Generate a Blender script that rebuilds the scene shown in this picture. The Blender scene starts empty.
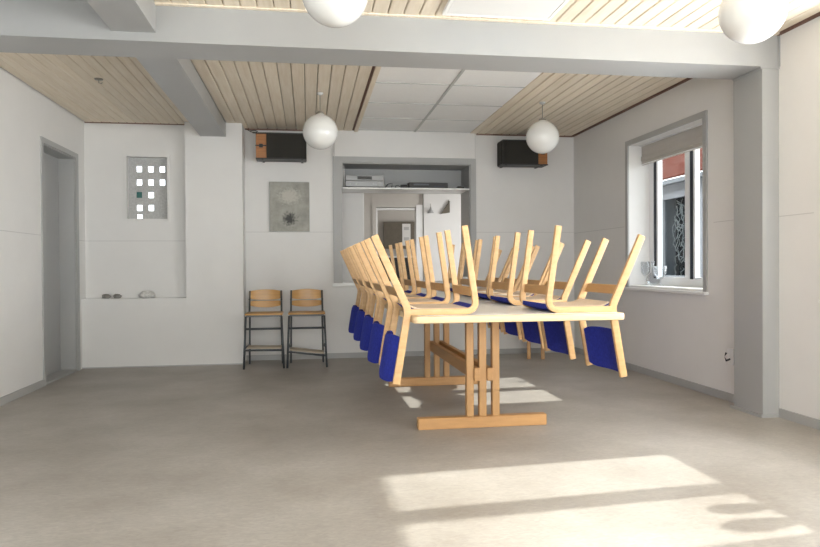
import bpy, bmesh, math, random
from mathutils import Vector, Matrix
random.seed(7)
sc = bpy.context.scene
COL = sc.collection

# ------------------------------------------------------------------ camera
F_PX, YAW, PITCH, ROLL = 677.0, 0.1491, -0.0099, -0.0068
cam_d = bpy.data.cameras.new('camera')
cam_d.sensor_fit = 'HORIZONTAL'
cam_d.sensor_width = 36
cam_d.lens = 36 * F_PX / 820
cam = bpy.data.objects.new('camera', cam_d)
COL.objects.link(cam)
fw = Vector((math.sin(YAW) * math.cos(PITCH), math.cos(YAW) * math.cos(PITCH), math.sin(PITCH)))
rt = Vector((math.cos(YAW), -math.sin(YAW), 0))
up = rt.cross(fw)
r2 = math.cos(ROLL) * rt + math.sin(ROLL) * up
u2 = -math.sin(ROLL) * rt + math.cos(ROLL) * up
M = Matrix((r2, u2, -fw)).transposed().to_4x4()
M.translation = Vector((0, 0, 1.05))
cam.matrix_world = M
cam_d.clip_start = 0.05
sc.camera = cam

# ------------------------------------------------------------------ world, sun, exposure
sc.view_settings.view_transform = 'Standard'
sc.view_settings.look = 'None'
sc.view_settings.gamma = 1
sc.view_settings.use_curve_mapping = False
sc.view_settings.exposure = 0.30
world = bpy.data.worlds.new('world')
sc.world = world
world.use_nodes = True
bg = world.node_tree.nodes['Background']
bg.inputs[0].default_value = (0.93, 0.96, 1.0, 1)
bg.inputs[1].default_value = 3.5
sun_d = bpy.data.lights.new('sun', 'SUN')
sun_d.energy = 6.5
sun_d.angle = math.radians(0.9)
sun_d.color = (1.0, 0.96, 0.9)
sun = bpy.data.objects.new('sun', sun_d)
COL.objects.link(sun)
sun.rotation_euler = Vector((-1, -0.077, -0.69)).to_track_quat('-Z', 'Y').to_euler()
sun.location = (8, 5, 6)

def portal(name, loc, direction, sx, sy):
    d = bpy.data.lights.new(name, 'AREA')
    d.shape = 'RECTANGLE'
    d.size, d.size_y = sx, sy
    d.cycles.is_portal = True
    o = bpy.data.objects.new(name, d)
    COL.objects.link(o)
    o.location = loc
    o.rotation_euler = Vector(direction).to_track_quat('-Z', 'Y').to_euler()
portal('daylight_portal', (3.56, 5.77, 1.5), (-1, 0, 0), 1.45, 1.35)
def add_fill_lamp(loc, direction, sx, sy, watts):
    d = bpy.data.lights.new('window_daylight', 'AREA')
    d.shape = 'RECTANGLE'
    d.size, d.size_y = sx, sy
    d.energy = watts
    d.color = (1.0, 0.99, 0.975)
    o = bpy.data.objects.new('window_daylight', d)
    COL.objects.link(o)
    o.location = loc
    o.rotation_euler = Vector(direction).to_track_quat('-Z', 'Y').to_euler()
# unseen area lamps added to brighten the rooms, set in out-of-view openings
for xc in (-1.2, 0.42, 2.04):
    add_fill_lamp((xc, -2.62, 1.4), (0, 1, 0.12), 1.35, 1.85, 55)
for yc in (3.10, 0.43):
    add_fill_lamp((3.56, yc, 1.55), (-1, 0, 0.45), 1.25, 1.3, 125)
add_fill_lamp((3.3, 9.1, 1.5), (-1, 0, 0), 1.2, 1.4, 18)
add_fill_lamp((3.3, 11.6, 1.5), (-1, 0, 0), 1.2, 1.4, 22)

# ------------------------------------------------------------------ materials
def mat(name, col, rough=0.6, var=0.0, scale=8.0, stretch=(1, 1, 1), bump=0.0, metal=0.0, spec=0.5, island=0.0, col2=None, detail=4.0, coat=0.0):
    m = bpy.data.materials.new(name)
    m.use_nodes = True
    nt = m.node_tree
    b = nt.nodes['Principled BSDF']
    b.inputs['Roughness'].default_value = rough
    b.inputs['Metallic'].default_value = metal
    b.inputs['Specular IOR Level'].default_value = spec
    b.inputs['Coat Weight'].default_value = coat
    tc = nt.nodes.new('ShaderNodeTexCoord')
    mp = nt.nodes.new('ShaderNodeMapping')
    mp.inputs['Scale'].default_value = stretch
    nt.links.new(tc.outputs['Object'], mp.inputs['Vector'])
    nz = nt.nodes.new('ShaderNodeTexNoise')
    nz.inputs['Scale'].default_value = scale
    nz.inputs['Detail'].default_value = detail
    nz.inputs['Roughness'].default_value = 0.6
    nt.links.new(mp.outputs[0], nz.inputs['Vector'])
    rmp = nt.nodes.new('ShaderNodeValToRGB')
    rmp.color_ramp.elements[0].position = 0.3
    rmp.color_ramp.elements[1].position = 0.7
    c2 = col2 if col2 else tuple(c * (1 - var) for c in col)
    rmp.color_ramp.elements[0].color = (*c2, 1)
    rmp.color_ramp.elements[1].color = (*col, 1)
    nt.links.new(nz.outputs['Fac'], rmp.inputs[0])
    out = rmp.outputs[0]
    if island:
        g = nt.nodes.new('ShaderNodeNewGeometry')
        mr = nt.nodes.new('ShaderNodeMapRange')
        mr.inputs['To Min'].default_value = 1 - island
        mr.inputs['To Max'].default_value = 1.0
        nt.links.new(g.outputs['Random Per Island'], mr.inputs['Value'])
        vm = nt.nodes.new('ShaderNodeVectorMath')
        vm.operation = 'SCALE'
        nt.links.new(out, vm.inputs[0])
        nt.links.new(mr.outputs[0], vm.inputs['Scale'])
        out = vm.outputs[0]
    nt.links.new(out, b.inputs['Base Color'])
    if bump:
        bp = nt.nodes.new('ShaderNodeBump')
        bp.inputs['Strength'].default_value = bump
        bp.inputs['Distance'].default_value = 0.01
        nt.links.new(nz.outputs['Fac'], bp.inputs['Height'])
        nt.links.new(bp.outputs[0], b.inputs['Normal'])
    return m

MT = {}
MT['wall'] = mat('wall_white', (0.74, 0.73, 0.715), 0.8, 0.03, 3, bump=0.05)
MT['joint'] = mat('joint_white', (0.58, 0.57, 0.56), 0.8, 0.03, 3)
MT['grey'] = mat('trim_grey', (0.40, 0.40, 0.395), 0.5, 0.04, 6)
MT['beam'] = mat('beam_grey', (0.375, 0.378, 0.376), 0.38, 0.03, 4)
MT['tile'] = mat('tile_white', (0.90, 0.90, 0.89), 0.9, 0.03, 60)
MT['tbar'] = mat('tile_bar', (0.50, 0.51, 0.50), 0.6, 0.02)
MT['pine'] = mat('whitewashed_pine', (0.88, 0.79, 0.66), 0.6, 0.0, 3.0, (12, 0.8, 1), bump=0.03, island=0.10, col2=(0.78, 0.67, 0.52))
MT['groove'] = mat('groove_dark', (0.30, 0.24, 0.17), 0.9, 0.1)
MT['redbrown'] = mat('edge_strip_brown', (0.20, 0.11, 0.08), 0.7, 0.1)
MT['birch'] = mat('birch', (0.73, 0.475, 0.235), 0.42, 0.0, 3.0, (3, 3, 14), col2=(0.61, 0.365, 0.16), island=0.1)
MT['edge'] = mat('birch_edge', (0.80, 0.62, 0.39), 0.4, 0.0, 4.0, (2, 2, 30), col2=(0.72, 0.52, 0.30))
MT['crossbar'] = mat('beech_dark', (0.52, 0.30, 0.12), 0.45, 0.15, 4.0, (2, 2, 20))
MT['beech'] = mat('beech_table', (0.55, 0.315, 0.13), 0.42, 0.0, 2.5, (10, 10, 2), col2=(0.45, 0.25, 0.10))
MT['beech_h'] = mat('beech_table_long', (0.55, 0.305, 0.12), 0.42, 0.0, 2.5, (2, 2, 16), col2=(0.46, 0.25, 0.10))
MT['laminate'] = mat('laminate_white', (0.80, 0.79, 0.76), 0.35, 0.03, 20)
MT['blue'] = mat('blue_fabric', (0.026, 0.042, 0.38), 0.85, 0.35, 60, bump=0.3, detail=2, spec=0.25)
MT['plyw'] = mat('seat_plywood', (0.74, 0.60, 0.47), 0.5, 0.1, 4, (1, 8, 1))
MT['opal'] = mat('opal_glass', (0.76, 0.76, 0.74), 0.18, 0.0, 4, coat=0.3)
MT['metal'] = mat('brushed_metal', (0.35, 0.33, 0.28), 0.35, 0.1, metal=0.8)
MT['steel'] = mat('grey_steel_tube', (0.09, 0.10, 0.11), 0.4, 0.1, metal=0.3)
MT['ply'] = mat('golden_plywood', (0.60, 0.34, 0.10), 0.3, 0.0, 3, (2, 2, 20), col2=(0.48, 0.25, 0.07))
MT['ply_pale'] = mat('pale_plywood', (0.55, 0.47, 0.36), 0.5, 0.15, 4)
MT['black'] = mat('black_plastic', (0.02, 0.02, 0.02), 0.45, 0.1)
MT['grille'] = mat('speaker_cloth', (0.035, 0.033, 0.028), 0.95, 0.35, 160, bump=0.4)
MT['walnut'] = mat('speaker_wood', (0.42, 0.17, 0.05), 0.4, 0.3, 5, (1, 1, 14))
MT['silver'] = mat('silver_plastic', (0.32, 0.32, 0.32), 0.35, 0.05, metal=0.25)
MT['white'] = mat('white_paint', (0.80, 0.80, 0.79), 0.35, 0.02)
MT['pvc'] = mat('window_white', (0.82, 0.83, 0.84), 0.3, 0.01)
MT['gasket'] = mat('window_gasket', (0.015, 0.02, 0.035), 0.5, 0.05)
MT['blind'] = mat('blind_fabric', (0.52, 0.49, 0.45), 0.9, 0.12, 3, (1, 1, 8))
MT['board'] = mat('brown_board', (0.15, 0.13, 0.10), 0.8, 0.2, 12)
MT['kitchen'] = mat('kitchen_grey', (0.55, 0.52, 0.48), 0.7, 0.04)
MT['stone'] = mat('grey_stone', (0.32, 0.31, 0.29), 0.85, 0.6, 30, bump=0.6)
MT['shell'] = mat('white_coral', (0.78, 0.77, 0.74), 0.8, 0.35, 45, bump=0.8)
MT['print'] = mat('pale_print', (0.5, 0.5, 0.49), 0.8, 0.1)
MT['paper'] = mat('paper', (0.72, 0.71, 0.68), 0.8, 0.05)
MT['grass'] = mat('ground_paving', (0.50, 0.49, 0.46), 0.95, 0.5, 3)
MT['render'] = mat('outside_paint', (0.24, 0.25, 0.27), 0.8, 0.03, spec=0.1)
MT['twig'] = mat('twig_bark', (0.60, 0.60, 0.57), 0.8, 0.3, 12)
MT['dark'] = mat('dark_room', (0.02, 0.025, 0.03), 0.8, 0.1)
MT['teal'] = mat('teal_glass', (0.03, 0.16, 0.15), 0.3, 0.1)

def floor_mat():
    m = mat('linoleum', (0.44, 0.415, 0.38), 0.42, 0.0, 1.3, col2=(0.300, 0.270, 0.235), detail=8, spec=0.4)
    nt = m.node_tree
    b = nt.nodes['Principled BSDF']
    base = b.inputs['Base Color'].links[0].from_socket
    tc = [n for n in nt.nodes if n.type == 'TEX_COORD'][0]
    n2 = nt.nodes.new('ShaderNodeTexNoise')
    n2.inputs['Scale'].default_value = 26
    n2.inputs['Detail'].default_value = 6
    n2.inputs['Distortion'].default_value = 1.2
    mp = nt.nodes.new('ShaderNodeMapping')
    mp.inputs['Scale'].default_value = (1, 2.2, 1)
    nt.links.new(tc.outputs['Object'], mp.inputs[0])
    nt.links.new(mp.outputs[0], n2.inputs['Vector'])
    mr = nt.nodes.new('ShaderNodeMapRange')
    mr.inputs['From Min'].default_value = 0.3
    mr.inputs['From Max'].default_value = 0.7
    mr.inputs['To Min'].default_value = 0.84
    mr.inputs['To Max'].default_value = 1.08
    nt.links.new(n2.outputs['Fac'], mr.inputs['Value'])
    vm = nt.nodes.new('ShaderNodeVectorMath')
    vm.operation = 'SCALE'
    nt.links.new(base, vm.inputs[0])
    nt.links.new(mr.outputs[0], vm.inputs['Scale'])
    nt.links.new(vm.outputs[0], b.inputs['Base Color'])
    mr2 = nt.nodes.new('ShaderNodeMapRange')
    mr2.inputs['To Min'].default_value = 0.34
    mr2.inputs['To Max'].default_value = 0.55
    nt.links.new(n2.outputs['Fac'], mr2.inputs['Value'])
    nt.links.new(mr2.outputs[0], b.inputs['Roughness'])
    return m
MT['floor'] = floor_mat()

def glass_mat(name, tint=(0.95, 0.97, 0.97), refl=None):
    m = bpy.data.materials.new(name)
    m.use_nodes = True
    nt = m.node_tree
    nt.nodes.remove(nt.nodes['Principled BSDF'])
    out = nt.nodes['Material Output']
    t = nt.nodes.new('ShaderNodeBsdfTransparent')
    t.inputs[0].default_value = (*tint, 1)
    g = nt.nodes.new('ShaderNodeBsdfGlossy')
    g.inputs['Roughness'].default_value = 0.02
    lw = nt.nodes.new('ShaderNodeLayerWeight'); lw.inputs['Blend'].default_value = 0.5
    pw = nt.nodes.new('ShaderNodeMath'); pw.operation = 'POWER'
    nt.links.new(lw.outputs['Facing'], pw.inputs[0]); pw.inputs[1].default_value = 4 if refl is None else 1.6
    ml = nt.nodes.new('ShaderNodeMath'); ml.operation = 'MULTIPLY'
    nt.links.new(pw.outputs[0], ml.inputs[0]); ml.inputs[1].default_value = 0.5 if refl is None else refl
    mx = nt.nodes.new('ShaderNodeMixShader')
    nt.links.new(ml.outputs[0], mx.inputs[0])
    nt.links.new(t.outputs[0], mx.inputs[1])
    nt.links.new(g.outputs[0], mx.inputs[2])
    nt.links.new(mx.outputs[0], out.inputs['Surface'])
    return m
MT['glass'] = glass_mat('window_glass')
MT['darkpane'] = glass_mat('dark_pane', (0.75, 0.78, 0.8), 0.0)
MT['vessel'] = glass_mat('clear_glass', (0.96, 0.97, 0.98), 0.6)

def art_mat():
    m = mat('canvas_grey', (0.42, 0.41, 0.37), 0.8, 0.0, 9, col2=(0.27, 0.27, 0.24), detail=8)
    nt = m.node_tree
    b = nt.nodes['Principled BSDF']
    base = b.inputs['Base Color'].links[0].from_socket
    tc = [n for n in nt.nodes if n.type == 'TEX_COORD'][0]
    def blob(cx, cz, sx, sz, thr0, thr1, col, src):
        mp = nt.nodes.new('ShaderNodeMapping')
        mp.inputs['Location'].default_value = (-cx / sx, 0, -cz / sz)
        mp.inputs['Scale'].default_value = (1 / sx, 0, 1 / sz)
        nt.links.new(tc.outputs['Object'], mp.inputs[0])
        ln = nt.nodes.new('ShaderNodeVectorMath'); ln.operation = 'LENGTH'
        nt.links.new(mp.outputs[0], ln.inputs[0])
        nz = nt.nodes.new('ShaderNodeTexNoise'); nz.inputs['Scale'].default_value = 38
        nt.links.new(tc.outputs['Object'], nz.inputs['Vector'])
        ad = nt.nodes.new('ShaderNodeMath'); ad.operation = 'MULTIPLY_ADD'
        nt.links.new(nz.outputs['Fac'], ad.inputs[0]); ad.inputs[1].default_value = 1.7
        nt.links.new(ln.outputs['Value'], ad.inputs[2])
        mr = nt.nodes.new('ShaderNodeMapRange')
        mr.inputs['From Min'].default_value = thr0; mr.inputs['From Max'].default_value = thr1
        mr.inputs['To Min'].default_value = 1; mr.inputs['To Max'].default_value = 0
        nt.links.new(ad.outputs[0], mr.inputs['Value'])
        mx = nt.nodes.new('ShaderNodeMix'); mx.data_type = 'RGBA'
        nt.links.new(mr.outputs[0], mx.inputs['Factor'])
        nt.links.new(src, mx.inputs['A']); mx.inputs['B'].default_value = (*col, 1)
        return mx.outputs['Result']
    s = blob(0.0, 0.40, 0.14, 0.10, 1.3, 1.9, (0.50, 0.49, 0.44), base)
    s = blob(0.0, 0.14, 0.085, 0.085, 1.2, 1.9, (0.07, 0.07, 0.065), s)
    nt.links.new(s, b.inputs['Base Color'])
    return m
MT['art'] = art_mat()

def roof_mat():
    m = mat('red_roof_tiles', (0.10, 0.024, 0.013), 0.9, 0.35, 14, spec=0.05)
    return m
MT['roof'] = roof_mat()

# ------------------------------------------------------------------ mesh helpers
def new_bm():
    return bmesh.new()

def box(bm, x0, x1, y0, y1, z0, z1, bev=0.0, seg=1):
    g = bmesh.ops.create_cube(bm, size=1)
    vs = g['verts']
    for v in vs:
        v.co = Vector(((x0 + x1) / 2 + v.co.x * (x1 - x0), (y0 + y1) / 2 + v.co.y * (y1 - y0), (z0 + z1) / 2 + v.co.z * (z1 - z0)))
    if bev:
        es = list({e for v in vs for e in v.link_edges})
        bmesh.ops.bevel(bm, geom=es, offset=bev, segments=seg, affect='EDGES', profile=0.6)
    return vs

def prism(bm, poly, axis, a0, a1, bev=0.0):
    """poly: list of 2-D points; extruded along axis ('y': points are x,z; 'z': x,y; 'x': y,z)"""
    def P(p, a):
        return {'y': (p[0], a, p[1]), 'z': (p[0], p[1], a), 'x': (a, p[0], p[1])}[axis]
    A = [bm.verts.new(P(p, a0)) for p in poly]
    B = [bm.verts.new(P(p, a1)) for p in poly]
    n = len(poly)
    fs = [bm.faces.new(A), bm.faces.new(B[::-1])]
    for i in range(n):
        fs.append(bm.faces.new((A[i], B[i], B[(i + 1) % n], A[(i + 1) % n])))
    bmesh.ops.recalc_face_normals(bm, faces=fs)
    if bev:
        es = list(fs[0].edges) + list(fs[1].edges)
        bmesh.ops.bevel(bm, geom=es, offset=bev, segments=2, affect='EDGES', profile=0.6)

def fillet(pts, rad, n=6):
    out = [Vector(pts[0])]
    for i in range(1, len(pts) - 1):
        p, a, b = Vector(pts[i]), Vector(pts[i - 1]), Vector(pts[i + 1])
        r = rad[i] if isinstance(rad, (list, tuple)) else rad
        if r <= 0:
            out.append(p); continue
        d1, d2 = (a - p).normalized(), (b - p).normalized()
        s, e = p + d1 * r, p + d2 * r
        for k in range(n + 1):
            t = k / n
            out.append(s * (1 - t) ** 2 + p * 2 * t * (1 - t) + e * t * t)
    out.append(Vector(pts[-1]))
    return out

def ribbon(pts, w):
    """outline of a flat bent strip of width w (2-D), widths may vary per point"""
    L, R = [], []
    n = len(pts)
    for i, p in enumerate(pts):
        d = (pts[min(i + 1, n - 1)] - pts[max(i - 1, 0)]).normalized()
        nn = Vector((-d.y, d.x))
        ww = w[i] if isinstance(w, (list, tuple)) else w
        L.append(p + nn * ww / 2); R.append(p - nn * ww / 2)
    return L + R[::-1]

def tube(bm, pts, r, n=10, cap=True):
    pts = [Vector(p) for p in pts]
    rings = []
    ref = None
    for i, p in enumerate(pts):
        d = (pts[min(i + 1, len(pts) - 1)] - pts[max(i - 1, 0)]).normalized()
        if ref is None:
            ref = Vector((0, 0, 1)) if abs(d.z) < 0.9 else Vector((1, 0, 0))
        a = d.cross(ref).normalized()
        b = d.cross(a).normalized()
        ref = -b if False else ref
        rr = r[i] if isinstance(r, (list, tuple)) else r
        rings.append([bm.verts.new(p + (a * math.cos(2 * math.pi * k / n) + b * math.sin(2 * math.pi * k / n)) * rr) for k in range(n)])
    fs = []
    for i in range(len(rings) - 1):
        for k in range(n):
            fs.append(bm.faces.new((rings[i][k], rings[i][(k + 1) % n], rings[i + 1][(k + 1) % n], rings[i + 1][k])))
    if cap:
        fs.append(bm.faces.new(rings[0][::-1])); fs.append(bm.faces.new(rings[-1]))
    bmesh.ops.recalc_face_normals(bm, faces=fs)

def lathe(bm, prof, n=32, c=(0, 0, 0)):
    rings = []
    for r, z in prof:
        if r < 1e-6:
            rings.append([bm.verts.new((c[0], c[1], c[2] + z))])
        else:
            rings.append([bm.verts.new((c[0] + r * math.cos(2 * math.pi * k / n), c[1] + r * math.sin(2 * math.pi * k / n), c[2] + z)) for k in range(n)])
    fs = []
    for a, b in zip(rings, rings[1:]):
        for k in range(n):
            q = [a[k % len(a)], a[(k + 1) % len(a)], b[(k + 1) % len(b)], b[k % len(b)]]
            q2 = []
            for v in q:
                if v not in q2: q2.append(v)
            if len(q2) > 2: fs.append(bm.faces.new(q2))
    bmesh.ops.recalc_face_normals(bm, faces=fs)

def obj(name, bm, m, parent=None, smooth=False, loc=None):
    me = bpy.data.meshes.new(name)
    bm.to_mesh(me); bm.free()
    ms = m if isinstance(m, (list, tuple)) else [m]
    for k in ms: me.materials.append(MT[k])
    if smooth:
        for p in me.polygons: p.use_smooth = True
    o = bpy.data.objects.new(name, me)
    COL.objects.link(o)
    if parent: o.parent = parent
    if loc: o.location = loc
    return o

def autosmooth(o, ang=35):
    me = o.data
    for p in me.polygons: p.use_smooth = True
    bm = bmesh.new(); bm.from_mesh(me)
    for e in bm.edges:
        if len(e.link_faces) == 2 and e.calc_face_angle(0) > math.radians(ang): e.smooth = False
    bm.to_mesh(me); bm.free()
    return o

def struct(name, bm, m, parent=None, label=None):
    o = obj(name, bm, m, parent)
    if not parent: o['kind'] = 'structure'
    if label: o['label'] = label
    return o

def thing(name, label, cat, loc=(0, 0, 0), rz=0, group=None, kind=None):
    o = bpy.data.objects.new(name, None)
    o.empty_display_size = 0.1
    COL.objects.link(o)
    o.location = loc; o.rotation_euler = (0, 0, rz)
    if kind:
        o['kind'] = kind
    if label: o['label'] = label
    if cat: o['category'] = cat
    if group: o['group'] = group
    return o

def tag(o, label, cat, group=None):
    o['label'] = label; o['category'] = cat
    if group: o['group'] = group
    return o

def dup(root, loc, rz, label, group=None):
    r = root.copy(); COL.objects.link(r)
    r.location = loc; r.rotation_euler = (0, 0, rz); r['label'] = label
    if group: r['group'] = group
    for ch in list(root.children):
        c = ch.copy(); COL.objects.link(c); c.parent = r
        for g in ch.children:
            d = g.copy(); COL.objects.link(d); d.parent = c
    return r

# ------------------------------------------------------------------ room dimensions
XL, XR, YB, YF, ZC = -2.36, 3.20, 7.85, -2.5, 2.62
YP = 7.55                     # front of the pier and of the low wall under the niche
BY0, BY1, BZ = 4.22, 4.55, 2.40  # cross beam

# floor
b = new_bm(); box(b, XL - 0.3, XR + 0.35, YF - 0.1, YB + 0.3, -0.1, 0)
struct('floor', b, 'floor')

# left wall with the door recess
DY0, DY1, DZ = 6.53, 7.39, 2.19
b = new_bm()
box(b, XL - 0.3, XL, YF - 0.1, DY0, 0, 2.9)
box(b, XL - 0.3, XL, DY1, YB + 0.3, 0, 2.9)
box(b, XL - 0.3, XL, DY0, DY1, DZ, 2.9)
struct('wall_left', b, 'wall')
b = new_bm()
box(b, XL - 0.002, XL + 0.012, DY0 - 0.05, DY0, 0, DZ + 0.05)
box(b, XL - 0.002, XL + 0.012, DY1, DY1 + 0.07, 0, DZ + 0.05)
box(b, XL - 0.002, XL + 0.012, DY0, DY1, DZ, DZ + 0.05)
box(b, XL - 0.155, XL - 0.002, DY0 - 0.001, DY0 + 0.012, 0, DZ)
box(b, XL - 0.155, XL - 0.002, DY1 - 0.012, DY1 + 0.001, 0, DZ)
box(b, XL - 0.155, XL - 0.002, DY0 + 0.012, DY1 - 0.012, DZ - 0.012, DZ + 0.001)
dr = thing('door_1', 'grey flush door in its recess in the left wall', None, (0, 0, 0), kind='structure')
obj('door_frame', b, 'grey', dr)
b = new_bm()
box(b, XL - 0.2, XL - 0.155, DY0 - 0.02, DY1 + 0.02, 0.0, DZ + 0.02)
obj('door_leaf', b, 'beam', dr)
b = new_bm()
box(b, XL - 0.153, XL - 0.002, DY0 + 0.013, DY1 - 0.013, 0.0, 0.02)
obj('threshold', b, 'grey', dr)

# back wall: niche, pier, pass-through opening
PX0, PX1, PZ0, PZ1 = 0.39, 1.91, 0.875, 2.26
YN = 7.69
NX0, NX1, NZ0, NZ1 = -1.93, -1.51, 1.59, 2.26
b = new_bm()
YW = YB + 0.2
box(b, XL, NX0, YB, YW, 0, 2.9)
box(b, NX0, NX1, YB, YW, 0, NZ0)
box(b, NX0, NX1, YB, YW, NZ1, 2.9)
box(b, NX1, PX0, YB, YW, 0, 2.9)
box(b, PX0, PX1, YB, YW, 0, PZ0)
box(b, PX0, PX1, YB, YW, PZ1, 2.9)
box(b, PX1, XR, YB, YW, 0, 2.9)
box(b, XL, NX0, YN, YB, 0, 2.9); box(b, NX0, NX1, YN, YB, 0, NZ0); box(b, NX0, NX1, YN, YB, NZ1, 2.9); box(b, NX1, -1.30, YN, YB, 0, 2.9)
box(b, XL, -1.30, YP, YN, 0, 0.733)          # low wall, its top is the niche ledge
box(b, -1.30, -0.70, YP, YB, 0, 2.9)         # pier
box(b, 0.31, 1.96, YB - 0.03, YB, PZ1 + 0.065, 2.63)   # boxed panel above the hatch
struct('wall_back', b, 'wall')

# right wall with three window openings
WINY = [(5.11, 6.42), (2.44, 3.75), (-0.23, 1.08)]
WZ0, WZ1 = 0.85, 2.25
b = new_bm()
ys = [YF - 0.1]
for y0, y1 in sorted(WINY): ys += [y0, y1]
ys.append(YB + 0.3)
for i in range(0, len(ys), 2): box(b, XR, XR + 0.32, ys[i], ys[i + 1], 0, 2.9)
for y0, y1 in WINY:
    box(b, XR, XR + 0.32, y0, y1, 0, WZ0 - 0.02); box(b, XR, XR + 0.32, y0, y1, WZ1, 2.9)
struct('wall_right', b, 'wall')

# front wall behind the camera; three big unseen windows added to let light in
b = new_bm()
FW = [(-1.90, -0.50), (-0.28, 1.12), (1.34, 2.74)]
xs = [XL - 0.3]
for a, c in FW: xs += [a, c]
xs.append(XR + 0.32)
for i in range(0, len(xs), 2): box(b, xs[i], xs[i + 1], YF - 0.1, YF, 0, 2.9)
for a, c in FW:
    box(b, a, c, YF - 0.1, YF, 0, 0.45); box(b, a, c, YF - 0.1, YF, 2.35, 2.9)
struct('wall_front', b, 'wall')
wn = 10
for a, c in FW:
    w = thing('window_%d' % wn, 'tall white framed window behind the viewer', None, kind='structure'); wn += 1
    b = new_bm()
    for (x0, x1, z0, z1) in ((a, a + .07, .45, 2.35), (c - .07, c, .45, 2.35), (a + .07, c - .07, .45, .52), (a + .07, c - .07, 2.28, 2.35), ((a + c) / 2 - .04, (a + c) / 2 + .04, .52, 2.28)):
        box(b, x0, x1, YF - 0.09, YF - 0.02, z0, z1)
    obj('window_frame', b, 'pvc', w)
    b = new_bm(); box(b, a + .07, c - .07, YF - .06, YF - .055, .52, 2.28)
    obj('pane', b, 'glass', w)

# ceiling: slab, two fields of boards behind the beam, tile field, boards in front
b = new_bm(); box(b, XL - 0.3, XR + 0.32, YF - 0.1, YB + 0.3, 2.66, 2.9)
ceil = struct('ceiling', b, 'groove')
def boards(x0, x1, y0, y1, pitch, gp=.003):
    bm = new_bm()
    n = max(1, round((x1 - x0) / pitch)); p = (x1 - x0) / n
    for i in range(n):
        a, c = x0 + i * p + gp, x0 + (i + 1) * p - gp
        z0 = ZC + 0.002 * random.random()
        prism(bm, [(a, ZC + .006), (a + .005, z0), (c - .005, z0), (c, ZC + .006), (c, ZC + .03), (a, ZC + .03)], 'y', y0, y1)
    return bm
BXL, BXR = -1.135, -0.868      # lengthwise beam at the left
obj('board_panel', boards(XL + .012, BXL, BY1, YB - .0, 0.085, .0012), 'pine', ceil)
obj('board_panel', boards(BXR, 0.515, BY1, YB, 0.107), 'pine', ceil)
obj('board_panel', boards(1.90, XR - 0.03, BY1, YB, 0.100), 'pine', ceil)
obj('board_panel', boards(-0.885, XR - 0.03, YF, BY0 - 0.03, 0.098), 'pine', ceil)
b = new_bm(); box(b, XL, -1.135, YF, BY0, ZC, ZC + .03)
obj('plain_panel', b, 'beam', ceil)
b = new_bm()
box(b, 0.575, 1.90, BY1, YB, ZC + .006, ZC + .03)
obj('tile_panel', b, 'tile', ceil)
b = new_bm()
for y in (5.14, 5.77, 6.48, 7.15, 7.77): box(b, 0.575, 1.90, y - .008, y + .008, ZC + .002, ZC + .006)
box(b, 1.23, 1.255, BY1, YB, ZC + .001, ZC + .006)
obj('tile_grid', b, 'tbar', ceil)
b = new_bm()
box(b, 0.535, 0.575, BY1, YB, ZC - .012, ZC + .03)
obj('edge_strip', b, 'pine', ceil)
b = new_bm()
box(b, 0.515, 0.535, BY1, YB, ZC + .004, ZC + .03)
box(b, XR - .02, XR - .001, BY1, YB, ZC - .008, ZC + .02)
box(b, XR - .02, XR - .001, YF, BY0 - .001, ZC - .008, ZC + .02)
box(b, 1.985, XR - .02, YB - .02, YB - .001, ZC - .012, ZC + .01)
box(b, -0.69, 0.515, YB - .02, YB - .001, ZC - .012, ZC + .01)
box(b, XL + .012, -1.30, YN - .02, YN - .001, ZC - .008, ZC + .01)
obj('dark_strip', b, 'redbrown', ceil)
b = new_bm()
box(b, -0.885, XR - .02, BY0 - .03, BY0 - .001, ZC - .006, ZC + .03)
obj('edge_strip', b, 'pine', ceil)
# flat ceiling lamp panel in front of the beam
b = new_bm()
box(b, 0.85, 1.50, 2.9, 4.09, ZC - .02, ZC + .002, .004)
lp = thing('ceiling_panel', 'flat white rectangular panel set in the board ceiling before the beam', 'ceiling panel', (1.175, 3.5, ZC))
o = obj('panel', b, 'white', lp); o.location = (-1.175, -3.5, -ZC)
b = new_bm()
for (x0, x1, y0, y1) in ((.83, .85, 2.88, 4.11), (1.50, 1.52, 2.88, 4.11), (.85, 1.50, 4.09, 4.11), (.85, 1.50, 2.88, 2.90)): box(b, x0, x1, y0, y1, ZC - .022, ZC + .002)
o = obj('panel_frame', b, 'tile', lp); o.location = (-1.175, -3.5, -ZC)

# beams and column
b = new_bm(); box(b, XL, XR, BY0, BY1, BZ, 2.66)
struct('trim_1', b, 'beam', label='broad grey painted beam across the room')
b = new_bm()
box(b, BXL, BXR, BY1, YP, 2.47, 2.66)
struct('trim_2', b, 'beam', label='grey painted beam from the cross beam to the white pier')
b = new_bm()
box(b, -1.135, -0.885, YF, BY0, 2.452, 2.66)
struct('trim_3', b, 'beam', label='grey painted beam running towards the viewer')
b = new_bm()
box(b, 3.075, XR - .001, BY0 + .004, 4.54, 0.0, BZ - .006)
struct('trim_4', b, 'beam', label='grey boxed column under the end of the beam')
b = new_bm()
box(b, 3.055, 3.075, BY0 - .012, 4.56, 0.0, 0.018); box(b, 3.075, XR - .012, BY0 - .012, BY0 + .004, 0.0, .018)
box(b, 3.068, 3.075, BY0 + .004, 4.54, BZ - .014, BZ - .001); box(b, 3.058, XR - .001, BY0 - .004, BY0 + .003, BZ - .014, BZ - .001)
box(b, XR - .012, XR - .001, BY0 - .012, BY0 - .001, BZ, ZC - .01)
struct('trim_5', b, 'beam', label='thin edge strips of the column')
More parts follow.
